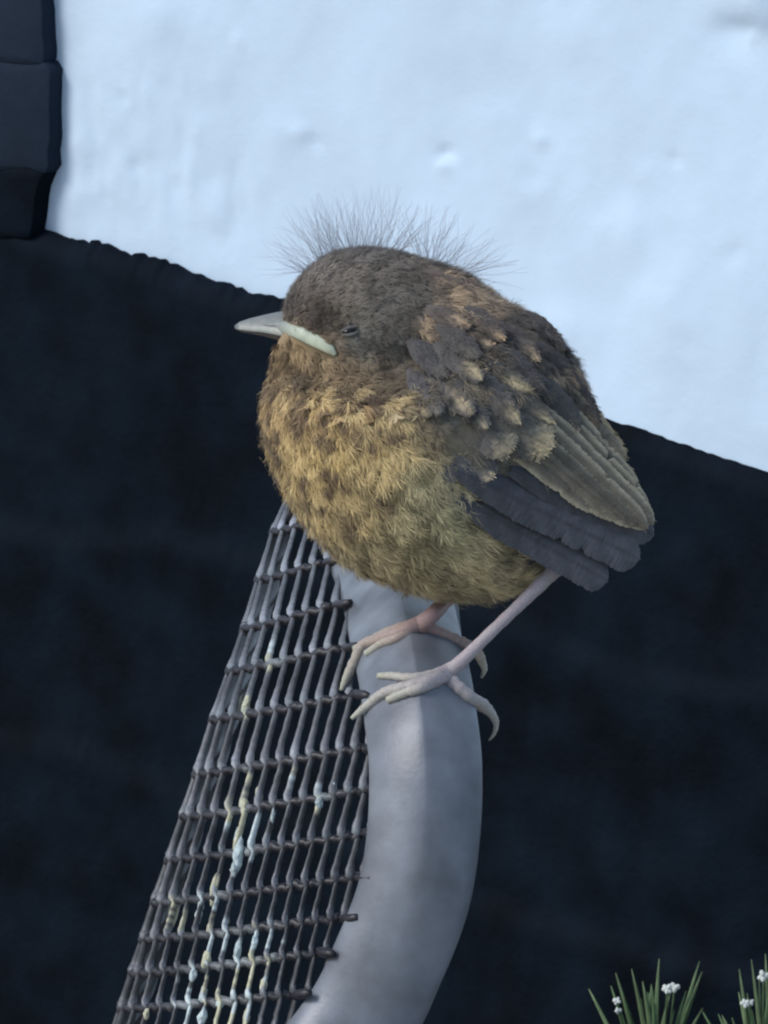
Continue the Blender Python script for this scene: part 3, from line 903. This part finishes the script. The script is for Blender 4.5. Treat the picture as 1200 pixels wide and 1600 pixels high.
gy = srgb(64, 69, 77); gyd = srgb(44, 46, 51); ol = pig(128, 116, 98); old = pig(112, 103, 92); cov = pig(92, 86, 80)
for side in (1, -1):
    # tail feathers (short, grey)
    for b, t, W, cb_ in [((640, 690), (775, 772), 56, gyd * 0.9), ((655, 700), (810, 800), 66, gyd), ((690, 760), (850, 868), 66, gyd * 1.15)]:  # shade below the folded wing is put into these dark tints
        big('under_covert', b, t, W, cb_, cb_ * 1.15, 0.3, zb=front(*b, 60) + 3, zt=front(*t, 60) + 8, side=side)
    for b, t, W, dz0, z1, cbz in [((690, 745), (905, 880), 50, 6, 70, gy * 0.75), ((720, 780), (950, 908), 54, 12, 62, gy * 1.0), ((800, 735), (1022, 836), 46, 12, 40, gy * 0.9), ((715, 735), (1000, 874), 60, 20, 56, gy * 1.05)]:
        big('tail_feather', b, t, W, cbz * 0.8, cbz * 1.15, 0.5, zt=z1, zb=front(*b, 60) + dz0, edge=(gy * 1.2, 0.25), sh=(gyd, 1.0), side=side)
    # flight feathers of the folded wing: a brown fan
    for k, (b, t) in enumerate([((745, 650), (945, 800)), ((760, 640), (972, 812)), ((778, 630), (995, 822)), ((798, 622), (1012, 826)), ((815, 615), (1022, 818)), ((835, 610), (1014, 800)), ((855, 612), (1000, 775))]):
        zz = front(*b, 90)
        cbk = (ol if k % 2 else old) * (0.95 + 0.12 * rng.normal() * 0.5)
        big('flight_feather', b, t, 40, cbk * 0.62, cbk * 0.75, 0.12, zb=zz - 4 + 2.0 * (6 - k), zt=52 + 8 * (6 - k), edge=(pig(150, 138, 112), 0.9), sh=(old * 0.3, 1.1), side=side, fuzz=45)
    big('flight_feather', (890, 610), (978, 722), 34, old, orange * 0.9, 0.3, zb=front(890, 610, 40) + 8, zt=22, side=side, edge=(buff, 0.5), fuzz=120)
    # coverts: (base, tip, width, base colour, tip colour, tip width, layer)
    for b, t, W, cb_, ct, tw, ly in [
            ((725, 628), (862, 700), 84, pig(104, 96, 82), pig(178, 158, 112), 0.20, 26), ((690, 610), (800, 705), 74, pig(98, 92, 84), pig(132, 120, 94), 0.2, 20),
            ((652, 632), (768, 750), 74, pig(98, 94, 90), pig(168, 150, 112), 0.07, 18), ((636, 650), (728, 742), 62, pig(92, 88, 86), pig(100, 96, 92), 0.2, 12),
            ((790, 605), (866, 660), 34, pig(94, 88, 78), pig(172, 156, 114), 0.35, 32), ((830, 590), (905, 668), 52, pig(90, 84, 80), pig(104, 96, 86), 0.2, 24),
            ((668, 560), (738, 652), 44, pig(88, 82, 76), pig(168, 146, 106), 0.42, 36), ((745, 580), (812, 664), 46, pig(90, 84, 78), pig(156, 138, 98), 0.36, 36),
            ((712, 590), (762, 672), 40, pig(86, 82, 78), pig(142, 126, 94), 0.28, 34), ((640, 575), (690, 650), 44, pig(88, 82, 78), pig(98, 90, 84), 0.3, 26),
            ((680, 535), (754, 597), 40, pig(84, 78, 72), pig(170, 152, 108), 0.36, 40), ((735, 560), (834, 611), 36, pig(84, 78, 70), pig(172, 156, 112), 0.45, 42),
            ((780, 545), (850, 610), 44, pig(78, 72, 70), pig(92, 84, 78), 0.3, 34), ((835, 540), (902, 606), 44, pig(84, 74, 68), pig(168, 136, 100), 0.3, 26), ((870, 570), (934, 664), 42, pig(86, 76, 70), pig(170, 138, 104), 0.32, 20),
            ((775, 505), (842, 566), 42, pig(86, 76, 70), pig(164, 140, 104), 0.32, 36), ((725, 480), (790, 530), 40, pig(92, 80, 72), pig(176, 140, 94), 0.28, 34), ((640, 600), (672, 654), 34, pig(92, 80, 66), pig(160, 138, 92), 0.4, 26),
            ((685, 505), (750, 560), 42, pig(82, 74, 68), pig(92, 84, 76), 0.3, 34), ((640, 530), (700, 590), 42, pig(82, 76, 72), pig(92, 86, 80), 0.3, 24), ((820, 490), (880, 550), 40, pig(92, 80, 74), pig(108, 92, 80), 0.3, 16),
            ((660, 425), (735, 462), 36, pig(110, 92, 76), pig(172, 136, 98), 0.5, 12), ((700, 440), (778, 474), 34, pig(110, 92, 76), pig(180, 142, 102), 0.5, 12), ((665, 480), (735, 512), 32, pig(100, 86, 74), pig(162, 130, 92), 0.4, 20)]:
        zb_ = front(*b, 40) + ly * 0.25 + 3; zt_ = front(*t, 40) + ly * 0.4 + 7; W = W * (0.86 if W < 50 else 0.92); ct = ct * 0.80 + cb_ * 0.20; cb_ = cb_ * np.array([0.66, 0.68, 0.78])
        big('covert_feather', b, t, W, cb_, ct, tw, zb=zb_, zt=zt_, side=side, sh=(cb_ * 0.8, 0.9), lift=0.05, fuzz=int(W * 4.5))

# ---- beak
rings = [((366, 509), (367, 513, 2), (369, 516)), ((374, 503), (376, 515, 6), (378, 519)), ((388, 498), (392, 517, 12), (394, 522)), ((408, 493), (412, 519, 20), (414, 526)), ((430, 488), (438, 524, 32), (438, 533)),
         ((452, 485), (466, 532, 48), (462, 542)), ((478, 490), (496, 545, 62), (490, 556))]
V = []; Cc = []
ctop = pig(132, 130, 126) * 0.95; cmid = pig(168, 164, 146) * 1.0; clow = pig(112, 92, 92)
for k, (cu, to, lo) in enumerate(rings):
    cu = np.array([*cu, 0.0]); to = np.array(to, float); lo = np.array([*lo, 0.0])
    ring = []; cl = []
    for u in np.linspace(0, 1, 7):                    # culmen to cutting edge, rounded
        p = cu * (1 - u) + to * u; p[2] = to[2] * math.sin(u * math.pi / 2) ** 0.9; ring.append(p)
        cl.append(ctop * (1 - u) + cmid * u)
    step = to.copy(); step[1] += 1.2; step[2] *= 0.86; ring.append(step); cl.append(pig(70, 52, 50))
    for u in (0.35, 0.7, 1.0):
        p = to * (1 - u) + lo * u; p[2] = to[2] * 0.9 * math.cos(u * math.pi / 2); ring.append(p); cl.append(clow)
    mir = [q * np.array([1, 1, -1]) for q in ring[-2:0:-1]]
    V += ring + mir; Cc += cl + cl[-2:0:-1]
nr = len(V) // len(rings)
Fc = [(i * nr + k, i * nr + (k + 1) % nr, (i + 1) * nr + (k + 1) % nr, (i + 1) * nr + k) for i in range(len(rings) - 1) for k in range(nr)] + [tuple(range(nr))]
beak = mesh_obj('beak', bird_w(np.array(V)), Fc, M_beak, bird, np.array(Cc))
for side in (1, -1):
    gp = []
    for (x, y, z) in [(402, 508, 12), (422, 508, 20), (442, 511, 30), (465, 519, 42), (486, 529, 0), (503, 538, 0), (516, 546, 0), (524, 555, 0)]:
        zz = max(z, front(x, y, 0) + 4)
        gp.append((x, y, zz * side))
    gpp = catmull(gp, 5); uu_ = np.linspace(0, 1, len(gpp))
    rr_ = np.interp(uu_, [0, .15, .3, .6, .85, 1], [0.5, 4.5, 10.5, 11.0, 8.5, 3.0]) * S0
    v, f = tube(bird_w(gpp), np.stack([rr_, rr_ * 0.55], 1), 14, side0=U)
    w_ = smooth(0.15, 0.6, uu_)[:, None]
    g = mesh_obj('gape_flange', v, f, M_beak, bird, np.repeat((ctop * (1 - w_) + pig(188, 190, 150) * 1.15 * w_), 14, 0)); g.parent = beak
# ---- eyes: nearly closed slit between pale lids
def ellipsoid(c, rx, ry, rz, rot=0.0, nu_=18, nv=10):
    V = []; 
    for i in range(nv + 1):
        th = math.pi * i / nv
        for k in range(nu_):
            p = 2 * math.pi * k / nu_
            X, Y, Z = rx * math.sin(th) * math.cos(p), ry * math.sin(th) * math.sin(p), rz * math.cos(th)
            V.append((c[0] + X * math.cos(rot) - Y * math.sin(rot), c[1] + X * math.sin(rot) + Y * math.cos(rot), c[2] + Z))
    Fq = [(i * nu_ + k, i * nu_ + (k + 1) % nu_, (i + 1) * nu_ + (k + 1) % nu_, (i + 1) * nu_ + k) for i in range(nv) for k in range(nu_)]
    return np.array(V), Fq


for side in (1, -1):
    z = front(546, 517) * side
    v, f = ellipsoid((545, 517, z + 3 * side), 10, 5.0, 6, -0.3)
    eye = mesh_obj('eye', bird_w(v), f, M_eye, bird)
    for dx, dy, rot, n0 in ((0, -5.0, -0.28, 'upper_eyelid'), (3, 6.0, -0.2, 'lower_eyelid')):
        arc = []
        for u in np.linspace(-1, 1, 11):
            X = u * 15; Y = dy * (1 - 0.8 * u * u)
            arc.append((546 + dx + X * math.cos(rot) - Y * math.sin(rot), 517 + X * math.sin(rot) + Y * math.cos(rot), z + side * (6.5 - 4 * u * u)))
        v, f = tube(bird_w(np.array(arc)), np.array([1.0, 2.4, 3.6, 4.4, 4.8, 5, 4.8, 4.4, 3.6, 2.4, 1.0]) * 0.62 * (1.0 if dy < 0 else 1.15) * S0, 8)
        o = mesh_obj(n0, v, f, M_lid, bird); o.parent = eye

# ---- nestling down: fine wisps above the crown
def down(roots, fan, n, Lr, name):
    ac = Acc()
    for k in range(n):
        u = rng.random(); x = roots[0][0] * (1 - u) + roots[1][0] * u + 4 * rng.normal(); y = roots[0][1] * (1 - u) + roots[1][1] * u
        z = rng.normal() * 16
        an = math.radians(fan[0] * (1 - u) + fan[1] * u + 13 * rng.normal())
        L = Lr[0] + (Lr[1] - Lr[0]) * rng.random()
        p = np.array([x, y + 6, z]); pts_ = [p]
        for s in range(5):
            an += rng.normal() * 0.13
            p = p + np.array([math.cos(an), -math.sin(an), 0.25 * rng.normal()]) * L / 5
            pts_.append(p)
        v, f = tube(bird_w(np.array(pts_)), np.array([.26, .26, .25, .22, .2, .12]) * S0, 3)
        ac.add(v, f)
    o = ac.build(name, M_down, bird)
    tag(o, 'thin grey wisps of nestling down on the head', kind='stuff')


down([(468, 420), (630, 388)], (160, 40), 230, (25, 95), 'down_tuft')
down([(500, 400), (600, 382)], (125, 70), 130, (45, 110), 'down_tuft')
down([(650, 396), (730, 430)], (100, 10), 150, (25, 100), 'down_tuft')

# ---- legs and feet
def tube_front(px, py):
    d = F + (R * (px - 600) - U * (py - 800)) * S0 / D0
    h = tube_bvh.ray_cast(Vector(C), Vector(d / np.linalg.norm(d)))
    if h[0] is None: return None
    return float((np.array(h[0]) - C) @ F - D0) / S0


pink = pig(186, 160, 162) * 0.92; pinkd = pig(182, 128, 118) * 0.92; horn = pig(186, 176, 146) * 0.95


def limb(name, pts_, col0, col1, parent, sides=10, knuckle=True):
    """pts: (px, py, radius, t or None = resting on the tube)."""
    q = []; last_t = None
    for (x, y, r, t) in pts_:
        if t is None:
            t = tube_front(x, y)
            t = (last_t if t is None else t - r * 0.7)
        elif t == 'keep':
            t = last_t - 16
        last_t = t
        q.append((x, y, t, r))
    q = catmull(np.array(q), 8)
    r = q[:, 3].copy()
    r *= 1 + (0.055 if knuckle else 0.02) * np.sin(np.arange(len(r)) * 1.6) + 0.03 * rng.normal(size=len(r))
    v, f = tube(P(q[:, 0], q[:, 1], q[:, 2]), np.maximum(r, 0.6) * S0, sides)
    w = np.linspace(0, 1, len(q))[:, None]
    c = np.repeat(col0 * (1 - w) + col1 * w, sides, 0)
    return mesh_obj(name, v, f, M_skin, parent, c)


# near leg
tn = tube_front(697, 1050)
ln = limb('leg', [(905, 850, 15, BT - 22), (866, 891, 12.5, BT - 40), (822, 935, 10.5, tn + 8), (765, 990, 9.5, tn - 6), (722, 1032, 11, tn - 13), (696, 1052, 13, tn - 9)], pink, pink * 1.02, bird, 12, False)
for pts_ in ([(702, 1048, 12, tn - 9), (672, 1056, 9, None), (640, 1059, 7.5, None), (612, 1056, 6.5, None), (592, 1056, 5, None)],
             [(700, 1054, 12, tn - 9), (668, 1066, 11, None), (632, 1074, 9.5, None), (600, 1083, 8.5, None), (575, 1102, 7.5, None), (560, 1114, 5.5, None), (549, 1123, 3, None)],
             [(694, 1056, 11, tn - 7), (660, 1074, 9, None), (634, 1082, 8, None), (606, 1094, 6.5, None)],
             [(696, 1056, 12, tn - 6), (716, 1074, 11, None), (738, 1092, 10.5, None), (754, 1102, 10.5, tn + 25), (767, 1114, 7.5, tn + 34), (775, 1130, 5, tn + 42), (772, 1146, 3.2, tn + 46), (764, 1157, 1.4, tn + 48)]):
    o = limb('toe', pts_, pink, horn, bird); o.parent = ln
tf = tube_front(657, 980)
lf = limb('leg', [(735, 900, 14, BT + 40), (700, 936, 11, BT + 60), (676, 960, 13, tf - 20), (656, 978, 15, tf - 10)], pinkd, pinkd, bird, 12, False)
for pts_ in ([(660, 972, 13, tf - 10), (625, 988, 10.5, None), (592, 999, 9.5, None), (568, 1008, 9, None), (552, 1036, 8, 'keep'), (541, 1060, 6.5, 'keep'), (533, 1078, 3, 'keep')],
             [(652, 974, 10, tf - 8), (610, 986, 8, None), (578, 1002, 7, None), (555, 1014, 6, None)],
             [(656, 978, 10, tf - 8), (622, 996, 8, None), (596, 1006, 7, None), (572, 1022, 6, None)],
             [(658, 976, 12, tf - 8), (684, 987, 9.5, None), (708, 997, 9, None), (730, 1008, 9, None), (746, 1020, 8.5, tf + 20), (753, 1034, 7, tf + 28), (757, 1047, 4.5, tf + 32), (752, 1059, 2, tf + 34)]):
    o = limb('toe', pts_, pinkd, horn * 0.95, bird); o.parent = lf

# ------------------------------------------------------------------ raised bed and small plants by the wall
def wall_t(px, py, gap):
    u, v = wall_uv(px, py, gap)
    p = wall_pt(np.array([u]), np.array([v]), np.array([gap]))[0]
    return float((p - C) @ F - D0) / S0


bed_z = P(1030, 1700, wall_t(1030, 1700, 0.06))[2]
bu = np.linspace(float(wall_uv(880, 1640)[0]), 1.2, 60); bd = np.linspace(0.0, 0.30, 14)
BV = []
for d_ in bd:
    for u_ in bu:
        BV.append(wall_pt(np.array([u_]), np.array([bed_z + 0.006 * float(fbm(np.array(u_ * 20), np.array(d_ * 20), 3)) - (0.02 if d_ > 0.28 else 0)]), np.array([d_ - 0.0]))[0])
nb_ = len(bu)
BF = [(j * nb_ + i, j * nb_ + i + 1, (j + 1) * nb_ + i + 1, (j + 1) * nb_ + i) for j in range(len(bd) - 1) for i in range(nb_ - 1)]
o0 = len(BV)
for u_ in bu: BV.append(wall_pt(np.array([u_]), np.array([0.0]), np.array([0.31]))[0])
lastr = (len(bd) - 1) * nb_
BF += [(lastr + i, lastr + i + 1, o0 + i + 1, o0 + i) for i in range(nb_ - 1)]
tag(mesh_obj('raised_flower_bed', np.array(BV), BF, M_soil), 'dark soil of the raised bed along the wall', kind='structure')


def tuft(label, cx, cy, tips, flowers, extra, seed):
    r2 = np.random.default_rng(seed)
    tt = wall_t(cx, cy, 0.06)
    base = P(cx, cy, tt); base[2] = bed_z
    e = empty('flowering_grass_tuft', base)
    tag(e, label, 'plant', 'grass tufts by the wall')
    def blade(x0, y0, x1, y1, w, c, dt):
        n = 8; pts_ = []
        for u in np.linspace(0, 1, n):
            bow = math.sin(u * math.pi) * 6 * np.sign(x1 - x0)
            pts_.append((x0 + (x1 - x0) * u - bow * 0.5, y0 + (y1 - y0) * u, tt + dt * u))
        pp = P(*np.array(pts_).T)
        ww = w * S0 * 1.35 * np.array([1, 1, .98, .92, .82, .66, .45, .12]) * 0.5
        V, Fq = tube(pp, np.stack([ww, ww * 0.3], 1), 6, side0=R)
        cl = np.repeat(c[None, :] * np.linspace(0.9, 1.15, n)[:, None], 6, 0)
        mesh_obj('blade', V, Fq, M_blade, e, cl)
    for (x, y) in tips:
        c = srgb(112, 132, 96) * (0.8 + 0.4 * r2.random())
        blade(cx + (x - cx) * 0.22 + 5 * r2.normal(), cy + 48, x, y, 9.5 + 2 * r2.random(), c, r2.normal() * 35)
    for k in range(extra):
        x = cx + r2.normal() * 52; y = cy - 60 - 55 * r2.random()
        c = srgb(98, 124, 86) * (0.75 + 0.5 * r2.random())
        blade(cx + (x - cx) * 0.3, cy + 48, x, y, 8 + 3 * r2.random(), c, r2.normal() * 60)
    for (x, y, r) in flowers:
        dt = -40 + 12 * r2.normal()
        V, Fq = tube(P(*catmull([(cx + (x - cx) * 0.3, cy + 48, tt), (cx + (x - cx) * 0.8, (y + cy) / 2, tt + dt * 0.6), (x, y + 2, tt + dt)], 5).T), 2.2 * S0, 6)
        st = mesh_obj('flower_stem', V, Fq, M_blade, e, np.tile(srgb(92, 116, 80), (len(V), 1)))
        for k in range(5):
            a_ = 2 * math.pi * k / 5 + r2.random()
            v, f = ellipsoid((0, 0, 0), r * 0.62, r * 0.45, r * 0.28, a_, 10, 6)
            v = P(x + math.cos(a_) * r * 0.55 + v[:, 0], y + math.sin(a_) * r * 0.5 + v[:, 1], tt + dt - 3 + v[:, 2] + 2 * r2.normal())
            o = mesh_obj('petal', v, f, M_flower, e); o.parent = st


tuft('low grass tuft with a white flower cluster among wide splayed blades', 1022, 1655, [(920, 1545), (962, 1520), (987, 1514), (1004, 1533), (1018, 1538), (1030, 1498), (1093, 1502), (1097, 1518), (1098, 1575), (1048, 1548)],
     [(1043, 1545, 8), (1054, 1543, 8), (964, 1564, 6), (966, 1579, 5)], 12, 5)
tuft('upright grass tuft with small white flowers held close to the stems', 1192, 1665, [(1155, 1514), (1154, 1550), (1174, 1499), (1196, 1490), (1128, 1586), (1205, 1520), (1186, 1530)],
     [(1193, 1525, 9), (1164, 1568, 7), (1172, 1566, 6)], 14, 8)
